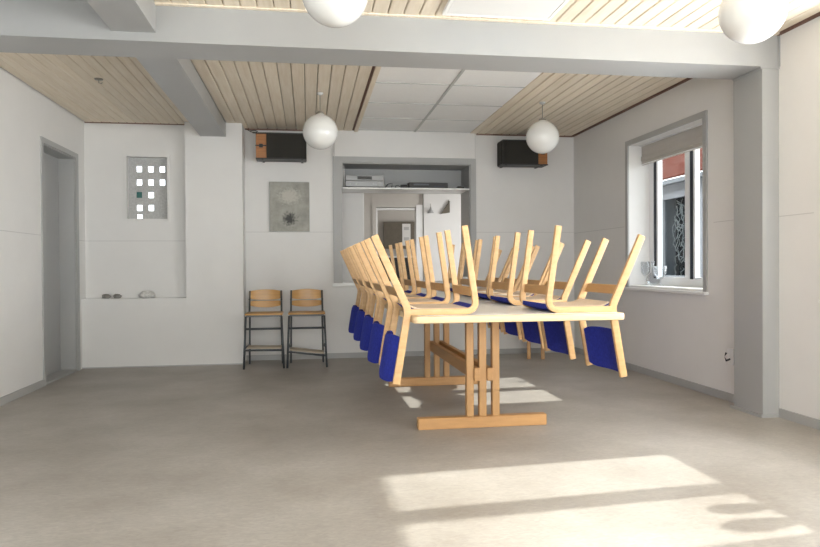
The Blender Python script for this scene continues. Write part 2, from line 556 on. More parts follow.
# thin wall joints
b = new_bm()
box(b, XL, XL + .003, YF, DY0 - .05, 1.352, 1.358); box(b, XL, XL + .003, DY1 + .07, YB, 1.347, 1.353)
box(b, XL, -1.30, YN - .003, YN, 1.347, 1.353)
box(b, -0.70, .29, YB - .003, YB, 1.453, 1.459); box(b, 1.97, XR, YB - .003, YB, 1.453, 1.459)
box(b, XR - .003, XR, 1.2, 2.30, 1.40, 1.406); box(b, XR - .003, XR, 3.90, BY0, 1.375, 1.381); box(b, XR - .003, XR, 4.54, 4.98, 1.385, 1.391); box(b, XR - .003, XR, 6.52, YB, 1.44, 1.446)
box(b, .302, .31, YB - .033, YB, 2.32, 2.62); box(b, 1.96, 1.968, YB - .033, YB, 2.32, 2.62)
struct('trim_6', b, 'joint', label='fine joints of the wall panels')
# baseboards
def base(name, boxes):
    bm = new_bm()
    for q in boxes: box(bm, *q, 0, 0.062)
    struct(name, bm, 'grey')
base('baseboard_left', [(XL, XL + .012, YF, DY0 - .05)])
base('baseboard_right', [(XR - .014, XR, YF, BY0 - .012), (XR - .014, XR, 4.56, YB)])
bm = new_bm()
box(bm, -0.70, XR - .014, YB - .012, YB, 0, .06)
struct('baseboard_back', bm, 'grey')
bm = new_bm(); box(bm, XL, -0.70, YP - .006, YP, 0, .012); box(bm, -.70, -.694, YP, YB, 0, .012)
struct('trim_7', bm, 'grey', label='low edge under the white pier')

# ------------------------------------------------------------------ windows in the right wall
def right_window(idx, y0, y1, with_blind):
    w = thing('window_%d' % idx, 'white two-light window in a deep reveal with a grey casing', None, kind='structure')
    c = 0.05
    bm = new_bm()
    box(bm, XR - .016, XR, y0 - c, y0, WZ0 - .03, WZ1 + c); box(bm, XR - .016, XR, y1, y1 + c, WZ0 - .03, WZ1 + c)
    box(bm, XR - .016, XR, y0, y1, WZ1, WZ1 + c)
    obj('casing', bm, 'grey', w)
    bm = new_bm()
    box(bm, XR - .045, XR - .002, y0 - c - .015, y1 + c + .015, WZ0 - .045, WZ0 - .02, .003)
    box(bm, XR - .002, XR + .22, y0, y1, WZ0 - .02, WZ0, .0)
    obj('window_sill', bm, 'white', w)
    X0, X1 = XR + .22, XR + .29
    ym = (y0 + y1) / 2 - .03
    bm = new_bm()
    fy0, fy1 = y0 - .0, y1
    box(bm, X0, X1, fy1 - .07, fy1, WZ0, WZ1); box(bm, X0, X1, fy0, fy0 + .03, WZ0, WZ1)
    box(bm, X0, X1, fy0 + .03, fy1 - .07, WZ0, WZ0 + .07); box(bm, X0, X1, fy0 + .03, fy1 - .07, WZ1 - .07, WZ1)
    box(bm, X0, X1, ym - .035, ym + .035, WZ0 + .07, WZ1 - .07)
    obj('window_frame', bm, 'pvc', w)
    for (a, d) in ((fy0 + .03, ym - .035), (ym + .035, fy1 - .07)):
        bm = new_bm()
        t = .028
        box(bm, X0 + .012, X1 - .01, d - .045 - t, d - .045, WZ0 + .07, WZ1 - .07)
        box(bm, X0 + .022, X1 - .01, a, a + .012, WZ0 + .07, WZ1 - .07)
        box(bm, X0 + .022, X1 - .01, a + .012, d - .045 - t, WZ0 + .07, WZ0 + .085)
        o = obj('sash', bm, 'pvc', w)
        bm = new_bm()
        box(bm, X0 + .008, X1 - .01, d - .045, d, WZ0 + .07, WZ1 - .07)
        g = obj('gasket', bm, 'gasket', o)
        bm = new_bm()
        box(bm, X0 + .045, X0 + .049, a + .012, d - .045 - t, WZ0 + .085, WZ1 - .07)
        obj('pane', bm, 'glass', o)
    if with_blind:
        bl = thing('roman_blind', 'folded beige fabric blind pulled up at the top of the %s window' % with_blind, 'blind', (XR + .13, (y0 + y1) / 2, 2.05))
        bm = new_bm()
        for k, (zz, h, t) in enumerate(((0.0, .045, .02), (0.04, .05, .035), (0.085, .105, .022))):
            box(bm, -t / 2, t / 2, -(y1 - y0) / 2 + .03, (y1 - y0) / 2 - .03, zz, zz + h, .008, 2)
        autosmooth(obj('fabric', bm, 'blind', bl))
        bm = new_bm(); box(bm, -.02, .03, -(y1 - y0) / 2 + .02, (y1 - y0) / 2 - .02, .19, .2)
        obj('headrail', bm, 'white', bl)
        bm = new_bm(); tube(bm, [(-.024, -(y1 - y0) / 2 + .04, .005), (-.024, (y1 - y0) / 2 - .04, .005)], .004, 6)
        obj('rod', bm, 'pvc', bl)
right_window(1, *WINY[0], 'visible')
right_window(2, *WINY[1], 'near')
right_window(3, *WINY[2], None)

# ------------------------------------------------------------------ glass block screen in the niche
g = thing('window_4', 'small pierced screen with square lights in the niche', None, kind='structure')
b = new_bm()
for q in ((NX0 - .025, NX0, NZ0 - .025, NZ1 + .025), (NX1, NX1 + .025, NZ0 - .025, NZ1 + .025), (NX0, NX1, NZ1, NZ1 + .025), (NX0, NX1, NZ0 - .025, NZ0)):
    box(b, q[0], q[1], YN - .012, YN, q[2], q[3])
obj('window_frame', b, 'wall', g)
cx = [-1.822, -1.70, -1.580]; cz = [2.14, 1.995, 1.857, 1.715, 1.612]
hs = .030
b = new_bm()
py0, py1 = YN + .08, YN + .12
xsx = [NX0]
for x in cx: xsx += [x - hs, x + hs]
xsx.append(NX1)
for i in range(0, len(xsx), 2): box(b, xsx[i], xsx[i + 1], py0, py1, NZ0, NZ1)
blank = {(2, 2), (2, 3), (1, 4), (2, 4)}
for ci, x in enumerate(cx):
    zz = [NZ1]
    for ri, z in enumerate(cz):
        if (ci, ri) in blank: continue
        zz += [z + hs * 1.1, max(z - hs * 1.1, NZ0)]
    zz.append(NZ0)
    for i in range(0, len(zz), 2):
        if zz[i] - zz[i + 1] > 1e-4: box(b, x - hs, x + hs, py0, py1, zz[i + 1], zz[i])
MT['screen'] = mat('screen_grey', (0.55, 0.55, 0.54), 0.8, 0.25, 60)
obj('screen_panel', b, 'screen', g)
for ci, x in enumerate(cx):
    for ri, z in enumerate(cz):
        if (ci, ri) in blank: continue
        bm = new_bm(); box(bm, x - hs, x + hs, py1 - .02, py1 - .012, max(z - hs * 1.1, NZ0), z + hs * 1.1)
        obj('pane', bm, 'teal' if (ci, ri) == (0, 2) else 'vessel', g)

# ------------------------------------------------------------------ hatch (pass-through)
h = thing('window_5', 'wide serving hatch with a grey frame in the back wall', None, kind='structure')
b = new_bm()
box(b, .29, PX0, YB - .022, YB, PZ0 - .01, PZ1 + .065); box(b, PX1, 1.975, YB - .022, YB, PZ0 - .01, PZ1 + .065)
box(b, PX0, PX1, YB - .022, YB, PZ1, PZ1 + .065)
box(b, PX1 - .012, PX1, YB, 8.30, PZ0, PZ1)
box(b, PX0, PX0 + .012, YB, 8.30, 1.97, PZ1)
box(b, PX0 + .012, PX1 - .012, YB, 8.30, PZ1 - .012, PZ1)
obj('hatch_frame', b, 'grey', h)
b = new_bm()
box(b, .27, 2.0, YB - .05, YB - .001, PZ0 - .045, PZ0 - .008, .004); box(b, PX0, PX1, YB - .001, 8.25, PZ0 - .03, PZ0)
obj('hatch_sill', b, 'white', h)
b = new_bm(); box(b, PX0 + .012, PX1 - .012, YB + .0, 8.28, 1.958, 1.975)
obj('shelf', b, 'white', h)
b = new_bm(); box(b, PX0 + .0, PX1 - .0, 8.28, 8.31, 1.958, PZ1)
obj('shelf_back', b, 'beam', h)
# stereo on the shelf
st = thing('stereo_receiver', 'silver stereo receiver on the left of the shelf above the hatch', 'stereo', (.66, 7.98, 1.975))
b = new_bm(); box(b, -.225, .225, -.08, .12, .014, .080, .004)
obj('lower_unit', b, 'silver', st)
b = new_bm(); box(b, -.225, .225, -.078, .12, .083, .146, .004)
obj('upper_unit', b, 'silver', st)
b = new_bm(); box(b, -.085, .085, -.083, -.077, .098, .134)
obj('display', b, 'black', st)
for x, z, r in ((.170, .047, .026), (-.10, .045, .012), (-.17, .045, .010), (.10, .047, .010)):
    b = new_bm(); tube(b, [(x, -.08, z), (x, -.095, z)], r, 16); obj('knob', b, 'grey', st)
for x in (-.18, .18):
    b = new_bm(); tube(b, [(x, -.03, 0), (x, -.03, .013)], .016, 12); obj('foot', b, 'black', st)
vc = thing('video_player', 'flat black player on the right of the shelf above the hatch', 'player', (1.40, 7.98, 1.975))
b = new_bm(); box(b, -.22, .25, -.08, .14, .004, .070, .004); obj('body', b, 'black', vc)
b = new_bm(); box(b, -.16, .02, -.083, -.08, .038, .055); obj('tape_slot', b, 'steel', vc)
b = new_bm(); box(b, .08, .20, -.082, -.08, .02, .035); obj('display', b, 'gasket', vc)
hp = thing('adapter', 'small black adapter lying left of the black player on shelf', 'adapter', (1.13, 7.95, 1.975))
b = new_bm(); box(b, -.045, .045, -.03, .03, 0, .045, .012, 2); autosmooth(obj('body', b, 'black', hp))
b = new_bm(); tube(b, [(-.04, 0, .02), (-.07, -.01, .035), (-.095, .01, .035), (-.105, .02, .006)], .005, 6); obj('cable', b, 'black', hp, True)
b = new_bm(); tube(b, [(.90, 7.97, 1.98), (.94, 7.96, 2.03), (.99, 7.96, 2.035), (.985, 7.99, 1.985), (.95, 7.98, 1.982)], .006, 6)
tag(obj('cable_loop', b, 'black', None, True), 'loose black cable loop between the receiver and the player', 'cable')
b = new_bm(); box(b, 1.77, 1.86, 7.92, 7.99, 1.976, 2.01, .012, 2)
tag(autosmooth(obj('small_black_box', b, 'black')), 'small black box at the right end of the shelf above the hatch', 'box')
b = new_bm(); tube(b, [(.408, 7.83, 2.215), (.414, 7.86, 2.22), (.418, 7.87, 2.17), (.420, 7.875, 2.09), (.418, 7.875, 1.983)], .006, 6)
tag(obj('white_cable', b, 'white', None, True), 'white cable hanging at the left end of the shelf compartment', 'cable')

# kitchen behind the hatch
b = new_bm(); box(b, -.2, 3.4, YW, 13.2, -.1, 0); struct('floor_kitchen', b, 'floor')
KY = 10.3
b = new_bm()
box(b, -.4, -.2, YW, 13.2, 0, 2.66)
box(b, -.2, 1.03, KY, KY + .15, 0, 2.66); box(b, 1.66, 3.3, KY, KY + .15, 0, 2.66); box(b, 1.03, 1.66, KY, KY + .15, 1.96, 2.66)
box(b, 3.3, 3.45, YW, 8.5, 0, 2.66); box(b, 3.3, 3.45, 9.7, 11, 0, 2.66); box(b, 3.3, 3.45, 12.2, 13.2, 0, 2.66); box(b, 3.3, 3.45, 11, 12.2, 0, .8); box(b, 3.3, 3.45, 11, 12.2, 2.2, 2.66); box(b, 3.3, 3.45, 8.5, 9.7, 0, .8); box(b, 3.3, 3.45, 8.5, 9.7, 2.2, 2.66)  # openings in the unseen side wall added to let light in
box(b, -.4, 3.45, 13.05, 13.2, 0, 2.66)
struct('wall_kitchen', b, 'kitchen')
b = new_bm(); box(b, -.4, 3.45, YB + .3, 13.2, 2.66, 2.75); struct('ceiling_kitchen', b, 'kitchen')
b = new_bm()
box(b, .97, 1.03, KY - .02, KY + .15, 0, 2.02); box(b, 1.03, 1.66, KY - .02, KY + .15, 1.96, 2.02)
d2 = thing('door_2', 'open white framed doorway seen through the hatch', None, kind='structure')
obj('door_frame', b, 'kitchen', d2)
b = new_bm(); box(b, 1.03, 1.05, KY - .015, KY + .14, 0, 1.95); box(b, 1.05, 1.64, KY - .015, KY + .14, 1.925, 1.95); box(b, 1.645, 1.745, KY - .03, KY + .14, 0, 2.0)
obj('door_lining', b, 'white', d2)
b = new_bm(); box(b, 1.76, 2.9, KY - .05, KY - .001, 0, 2.62); struct('trim_8', b, 'wall', label='white panelled wall seen through the hatch')
cb = thing('tall_cabinet', 'tall white cabinet seen through the left of the hatch', 'cabinet', (.50, 8.75, 0))
b = new_bm(); box(b, -.45, .19, -.35, .35, .06, 2.3, .003); obj('body', b, 'wall', cb)
b = new_bm(); box(b, -.44, .18, -.37, -.352, .08, 2.28, .003); obj('door', b, 'wall', cb)
b = new_bm(); box(b, -.44, .18, -.3, .33, 0, .06); obj('plinth', b, 'grey', cb)
# board with a notice in the far room
nb = thing('notice_board', 'brown board with a white notice in the room beyond the hatch', 'board', (1.80, 12.95, 1.3))
b = new_bm(); box(b, -.36, .36, 0, .04, .1, .62, .004); obj('panel', b, 'board', nb)
b = new_bm(); box(b, 0, .16, -.008, 0, .16, .58); obj('paper', b, 'paper', nb)
b = new_bm(); box(b, .03, .13, -.011, -.008, .46, .52); obj('printed_block', b, 'print', nb)
b = new_bm(); box(b, .03, .13, -.011, -.008, .26, .32); obj('printed_block', b, 'print', nb)
dc = thing('sideboard', 'dark sideboard under the board in the far room', 'sideboard', (1.62, 12.6, 0))
b = new_bm(); box(b, -.3, .5, -.2, .2, .1, 1.22, .004); obj('body', b, 'black', dc)
for x in (-.28, .46):
    b = new_bm(); box(b, x, x + .03, -.18, .18, 0, .1); obj('leg', b, 'black', dc)
b = new_bm(); box(b, -.32, .52, -.22, .22, 1.22, 1.25, .003); obj('top', b, 'white', dc)
# hanging utensils on the white wall
ut = thing('bell_ornament', 'small grey bell-shaped ornament hanging on the white wall beyond the hatch', 'ornament', (1.86, KY - .09, 1.87))
b = new_bm(); lathe(b, [(0, .09), (.012, .09), (.018, .06), (.045, .02), (.05, 0), (0, 0)], 16); obj('bell', b, 'grey', ut, True)
b = new_bm(); tube(b, [(0, 0, .09), (0, .02, .14), (0, .042, .15)], .004, 6); obj('hook', b, 'metal', ut)
tr = thing('wall_bracket', 'dark triangular bracket high on the white wall beyond the hatch', 'bracket', (2.12, KY - .07, 1.86))
b = new_bm(); prism(b, [(-.10, 0), (.04, .20), (.04, .02)], 'y', -.02, .018, .003); obj('plate', b, 'board', tr)
b = new_bm(); tube(b, [(.02, -.0, .17), (.03, .0, .22)], .006, 8); obj('pin', b, 'metal', tr)
b = new_bm(); box(b, -.05, .05, -.03, .03, 0, .05, .004)
o = tag(obj('small_white_box', b, 'white', None, False, (1.86, 7.98, PZ0)), 'small white box on the right of the hatch sill', 'box')

# ------------------------------------------------------------------ outside
b = new_bm(); box(b, 3.6, 30, -10, 40, -.25, -.15); struct('ground', b, 'grass')  # ground made pale paving to bounce light up through the windows
hb = thing('neighbour_building', 'low white building with a red tiled roof outside the window', 'building', (6.3, 11, -.15))
BX = 0.0
wins = [(-2.0, -.88), (-.72, .4), (.56, 1.68), (1.84, 2.96)]
b = new_bm()
box(b, 0, 3.2, -2.4, 4.5, 0, .85); box(b, 0, 3.2, -2.4, 4.5, 2.48, 2.65)
yy = [-2.4]
for a, c in wins: yy += [a, c]
yy.append(4.5)
for i in range(0, len(yy), 2): box(b, 0, .25, yy[i], yy[i + 1], .85, 2.48)
box(b, 1.6, 3.2, -2.4, 4.5, .85, 2.48)
obj('wall', b, 'render', hb)
b = new_bm()
def roofcourses(bm):
    n = 16
    for k in range(n):
        x0 = -.25 + k * .19; z0 = 2.66 + k * .10
        for j in range(36):
            y0 = -2.6 + j * .2
            vs = box(bm, x0, x0 + .24, y0, y0 + .19, z0, z0 + .03)
            for v in vs: v.co.z += (v.co.x - x0) * .52 + .018 * (1 - abs(v.co.y - y0 - .095) / .095)
roofcourses(b)
obj('roof', b, 'roof', hb)
b = new_bm(); box(b, -.30, -.2, -2.6, 4.7, 2.56, 2.64, .02, 2); obj('gutter', b, 'steel', hb)
for a, c in wins:
    b = new_bm()
    for q in ((a, a + .09, .85, 2.48), (c - .09, c, .85, 2.48), (a + .09, c - .09, .85, 1.02), (a + .09, c - .09, 2.36, 2.48)):
        box(b, -.03, .06, q[0], q[1], q[2], q[3])
    wf = obj('window', b, 'render', hb)
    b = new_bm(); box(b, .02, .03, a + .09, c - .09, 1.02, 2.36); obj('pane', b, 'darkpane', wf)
    b = new_bm(); box(b, .28, .3, a, c, .9, 2.45); obj('inner_shade', b, 'dark', wf)  # near-black sheet, paints the darkness seen in the pane
b = new_bm()  # tubes modelled behind the panes in place of branch reflections
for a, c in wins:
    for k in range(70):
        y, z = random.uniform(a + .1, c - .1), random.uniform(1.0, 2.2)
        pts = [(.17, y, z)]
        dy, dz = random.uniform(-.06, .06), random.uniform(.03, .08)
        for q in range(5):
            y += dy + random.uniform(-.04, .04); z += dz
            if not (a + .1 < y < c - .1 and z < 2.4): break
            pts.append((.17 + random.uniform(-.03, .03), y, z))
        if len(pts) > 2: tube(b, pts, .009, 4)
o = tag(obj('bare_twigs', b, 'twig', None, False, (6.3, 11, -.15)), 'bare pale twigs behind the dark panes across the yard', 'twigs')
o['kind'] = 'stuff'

# ------------------------------------------------------------------ table
TX, TY = 1.125, 5.10
TZ = 0.785
tb = thing('trestle_table', 'long off-white table on beech trestles carrying the upturned chairs', 'table', (TX, TY, 0))
x0, x1, y0, y1 = .553 - TX, 1.755 - TX, 3.56 - TY, 7.05 - TY
def rrect(x0, x1, y0, y1, r, n=5):
    out = []
    for cx_, cy_, a0 in ((x1 - r, y1 - r, 0), (x0 + r, y1 - r, 90), (x0 + r, y0 + r, 180), (x1 - r, y0 + r, 270)):
        for k in range(n + 1):
            a = math.radians(a0 + 90 * k / n); out.append((cx_ + r * math.cos(a), cy_ + r * math.sin(a)))
    return out
b = new_bm()
prism(b, rrect(x0, x1, y0, y1, .03), 'z', TZ - .040, TZ - .001, .010)
autosmooth(obj('tabletop', b, 'edge', tb))
b = new_bm(); prism(b, rrect(x0 + .03, x1 - .03, y0 + .03, y1 - .03, .02), 'z', TZ - .0015, TZ)
obj('laminate_surface', b, 'laminate', tb)
for yt in (4.31, 5.90):
    y = yt - TY
    b = new_bm(); box(b, .69 - TX, 1.55 - TX, y - .032, y + .032, 0, .073, .004)
    obj('foot', b, 'beech_h', tb)
    b = new_bm(); box(b, .72 - TX, 1.52 - TX, y - .03, y + .03, TZ - .080, TZ - .040, .003)
    obj('bearer', b, 'beech_h', tb)
    for xc in (1.035, 1.12, 1.208):
        b = new_bm(); box(b, xc - .024 - TX, xc + .024 - TX, y - .024, y + .024, .073, TZ - .08, .003)
        obj('upright', b, 'beech', tb)
for xc in (1.0775, 1.164):
    b = new_bm(); box(b, xc - .0185 - TX, xc + .0195 - TX, 4.27 - TY, 5.94 - TY, .305, .39, .003)
    obj('stretcher', b, 'beech_h', tb)

# ------------------------------------------------------------------ upturned chairs
# local frame: x = from the seat front (0) towards the back, y = width, z = height over the table
CW = 0.50
def make_chair(label):
    t = thing('upholstered_chair', label, 'chair', group='upturned blue chairs on the table')
    for s in (-1, 1):
        yc = s * (CW / 2 - .014)
        leg = fillet([Vector((.392, .0175)), Vector((.016, .0175)), Vector((.083, .49))], [0, .07, 0], 8)
        b = new_bm(); prism(b, ribbon(leg, .034), 'y', yc - .014, yc + .014, .004)
        autosmooth(obj('front_leg', b, 'birch', t))
        post = fillet([Vector((.468, -.372)), Vector((.400, .03)), Vector((.582, .435))], [0, .03, 0], 5)
        b = new_bm(); prism(b, ribbon(post, .040), 'y', yc - .013, yc + .013, .004)
        autosmooth(obj('rear_leg', b, 'birch', t))
    for xc, a in ((.042, .13), (.452, -.4)):
        b = new_bm()
        vs = box(b, xc - .010, xc + .010, -CW / 2 + .027, CW / 2 - .027, .10, .152, .003)
        for v in b.verts: v.co.x += (v.co.z - .125) * (.13 if xc < .2 else .45)
        obj('crossbar', b, 'crossbar', t)
    # padded seat, cushion down
    def seat(zf, name, m, x0, x1, hw):
        bm = new_bm(); NX, NY = 14, 12
        top, bot = [], []
        for i in range(NX + 1):
            u = i / NX; ra, rb = [], []
            for j in range(NY + 1):
                v = j / NY * 2 - 1
                w = hw * (1 - .06 * max(0, (abs(u - .5) * 2)) ** 4)
                x = x0 + (x1 - x0) * u; y = v * w
                za, zb = zf(u, v)
                ra.append(bm.verts.new((x, y, za))); rb.append(bm.verts.new((x, y, zb)))
            top.append(ra); bot.append(rb)
        for i in range(NX):
            for j in range(NY):
                bm.faces.new((top[i][j], top[i + 1][j], top[i + 1][j + 1], top[i][j + 1]))
                bm.faces.new((bot[i][j + 1], bot[i + 1][j + 1], bot[i + 1][j], bot[i][j]))
        for i in range(NX):
            bm.faces.new((top[i][0], bot[i][0], bot[i + 1][0], top[i + 1][0]))
            bm.faces.new((top[i][NY], top[i + 1][NY], bot[i + 1][NY], bot[i][NY]))
        for j in range(NY):
            bm.faces.new((top[0][j], top[0][j + 1], bot[0][j + 1], bot[0][j]))
            bm.faces.new((top[NX][j], bot[NX][j], bot[NX][j + 1], top[NX][j + 1]))
        bmesh.ops.recalc_face_normals(bm, faces=bm.faces[:])
        return autosmooth(obj(name, bm, m, t), 50)
    def padz(u, v):
        e = (1 - abs(v) ** 3) * (1 - abs(u * 2 - 1) ** 8)
        fr = max(0, 1 - u / .14)
        bk = .022 * max(0, u - .86) / .14
        return .026 + .024 * fr ** .5 + bk, .024 - .023 * e + bk
    seat(padz, 'seat', 'blue', .016, .408, CW / 2 - .031)
    def plyz(u, v):
        bk = .022 * max(0, u - .84) / .16
        return .036 + bk, .0265 + bk
    seat(plyz, 'seat_panel', 'plyw', .060, .395, CW / 2 - .0305)
    # curved backrest between the rear posts
    bm = new_bm(); NZ, NY = 12, 16
    hw = CW / 2 - .028; h0, h1 = -.372, -.115
    F_, B_ = [], []
    for i in range(NZ + 1):
        s = i / NZ; fa, fb = [], []
        for j in range(NY + 1):
            v = j / NY * 2 - 1
            hh = (h1 - h0) / 2 * (1 - .18 * abs(v) ** 8)
            z = (h0 + h1) / 2 + (s * 2 - 1) * hh
            xp = .400 + (.03 - z) * (.068 / .402)
            bow = .060 * (1 - v * v)
            ed = (1 - abs(v) ** 10) * (1 - abs(s * 2 - 1) ** 8)
            fa.append(bm.verts.new((xp + bow - .004 - .013 * ed, v * hw, z))); fb.append(bm.verts.new((xp + bow + .004 + .008 * ed, v * hw, z)))
        F_.append(fa); B_.append(fb)
    for i in range(NZ):
        for j in range(NY):
            bm.faces.new((F_[i][j], F_[i][j + 1], F_[i + 1][j + 1], F_[i + 1][j])); bm.faces.new((B_[i][j], B_[i + 1][j], B_[i + 1][j + 1], B_[i][j + 1]))
        bm.faces.new((F_[i][0], F_[i + 1][0], B_[i + 1][0], B_[i][0])); bm.faces.new((F_[i][NY], B_[i][NY], B_[i + 1][NY], F_[i + 1][NY]))
    for j in range(NY):
        bm.faces.new((F_[0][j], B_[0][j], B_[0][j + 1], F_[0][j + 1])); bm.faces.new((F_[NZ][j], F_[NZ][j + 1], B_[NZ][j + 1], B_[NZ][j]))
    bmesh.ops.recalc_face_normals(bm, faces=bm.faces[:])
    autosmooth(obj('backrest', bm, 'blue', t), 50)
    return t
ordn = ['nearest', 'second', 'third', 'fourth', 'farthest']
proto = None
LEFT = [(3.63, .0, 0), (4.36, -.005, .01), (5.03, -.008, 0), (5.72, -.012, -.01), (6.42, -.015, .01)]
RIGHT = [(3.63, .0, 0), (4.38, .0, .01), (5.02, .03, 0), (5.66, .05, -.01), (6.32, .08, 0)]
for k, (y, dx, a) in enumerate(LEFT):
    lab = 'upturned blue-padded birch chair, ' + ordn[k] + ' from viewer in the table\'s left row'
    loc = (.935 + dx, y + CW / 2, TZ); rz = math.pi + a
    if proto is None:
        proto = make_chair(lab); proto.location = loc; proto.rotation_euler = (0, 0, rz)
    else: dup(proto, loc, rz, lab)
for k, (y, dx, a) in enumerate(RIGHT):
    dup(proto, (1.310 + dx, y + CW / 2, TZ), a, 'upturned blue-padded birch chair, ' + ordn[k] + ' from viewer in the table\'s right row')

# ------------------------------------------------------------------ globe lamps
def globe(label, loc):
    t = thing('pendant_lamp', label, 'lamp', loc, 0, 'white globe lamps')
    R = .157
    b = new_bm()
    prof = [(0, -R)]
    for k in range(1, 23):
        a = -math.pi / 2 + math.pi * k / 24
        prof.append((R * math.cos(a), R * math.sin(a)))
    prof.append((.04, R * .972)); prof.append((.04, R * .99)); prof.append((0, R * .99))
    lathe(b, prof, 48)
    autosmooth(obj('globe', b, 'opal', t), 40)
    b = new_bm(); lathe(b, [(0, R * .985), (.035, R * .985), (.035, R + .012), (.014, R + .026), (0, R + .026)], 24)
    autosmooth(obj('cap', b, 'metal', t))
    top = ZC - loc[2]
    b = new_bm(); tube(b, [(0, 0, R + .02), (0, 0, top - .01)], .0035, 8); obj('rod', b, 'metal', t)
    b = new_bm(); lathe(b, [(0, top), (.030, top), (.028, top - .012), (.008, top - .022), (0, top - .022)], 20); autosmooth(obj('ceiling_rose', b, 'opal', t))
    return t
globe('small-looking white globe lamp beside the left wall speaker', (.117, 6.16, 2.27))
globe('small-looking white globe lamp before the right wall speaker', (2.235, 6.25, 2.285))
globe('large white globe lamp before the beam, left one, above the far globe', (.135, 3.22, 2.345))
globe('large white globe lamp before the beam, near the grey column', (2.205, 3.10, 2.315))

# ------------------------------------------------------------------ speakers
def speaker(label, loc, flip, rz=0):
    t = thing('wall_speaker', label, 'speaker', loc, rz, None)
    f = -1 if flip else 1
    def bx(bm, x0, x1, *r, **k):
        a, c = sorted((x0 * f, x1 * f)); return box(bm, a, c, *r, **k)
    b = new_bm(); prism(b, [(q[0] * f, q[1]) for q in ((-.27, -.10), (.215, -.10), (.262, -.055), (.27, .10), (-.27, .10))], 'z', -.134, .131); obj('cabinet', b, 'walnut', t)
    b = new_bm()
    poly = [(-.155, -.118), (.23, -.118), (.278, -.07), (.278, .10), (.2705, .10), (.2705, -.09), (-.155, -.09)]
    poly = [(p[0] * f, p[1]) for p in poly]
    prism(b, poly, 'z', -.132, .130); obj('grille', b, 'grille', t)
    b = new_bm(); bx(b, -.275, -.158, -.106, -.1, -.004, .008); bx(b, -.235, -.195, -.108, -.1, -.02, .02); obj('slot', b, 'black', t)
    b = new_bm(); bx(b, -.272, .275, -.12, .10, .131, .143, bev=.002); bx(b, -.272, .275, -.12, .10, -.145, -.134, bev=.002); obj('edge_panel', b, 'black', t)
    for x in (-.2, .23):
        b = new_bm(); bx(b, x - .012, x + .012, -.10, .135, -.151, -.144); obj('bracket', b, 'black', t)
    return t
speaker('wall speaker with its wooden end at the left, above the grey painting', (-.287, 7.70, 2.39), False, 0)
speaker('wall speaker with its wooden end at the right, by the right corner', (2.505, 7.70, 2.37), True, 0)

# ------------------------------------------------------------------ painting
p = thing('painting', 'grey abstract canvas of a dark bouquet hanging on the back wall', 'painting', (-.205, YB - .03, 1.462))
b = new_bm(); box(b, -.222, .222, 0, .03, 0, .56, .002)
obj('canvas', b, 'art', p)
b = new_bm()
for x in (-.226, .222): box(b, x, x + .004, -.002, .03, -.004, .564)
box(b, -.222, .222, -.002, .03, -.004, 0); box(b, -.222, .222, -.002, .03, .56, .564)
obj('edging', b, 'tbar', p)

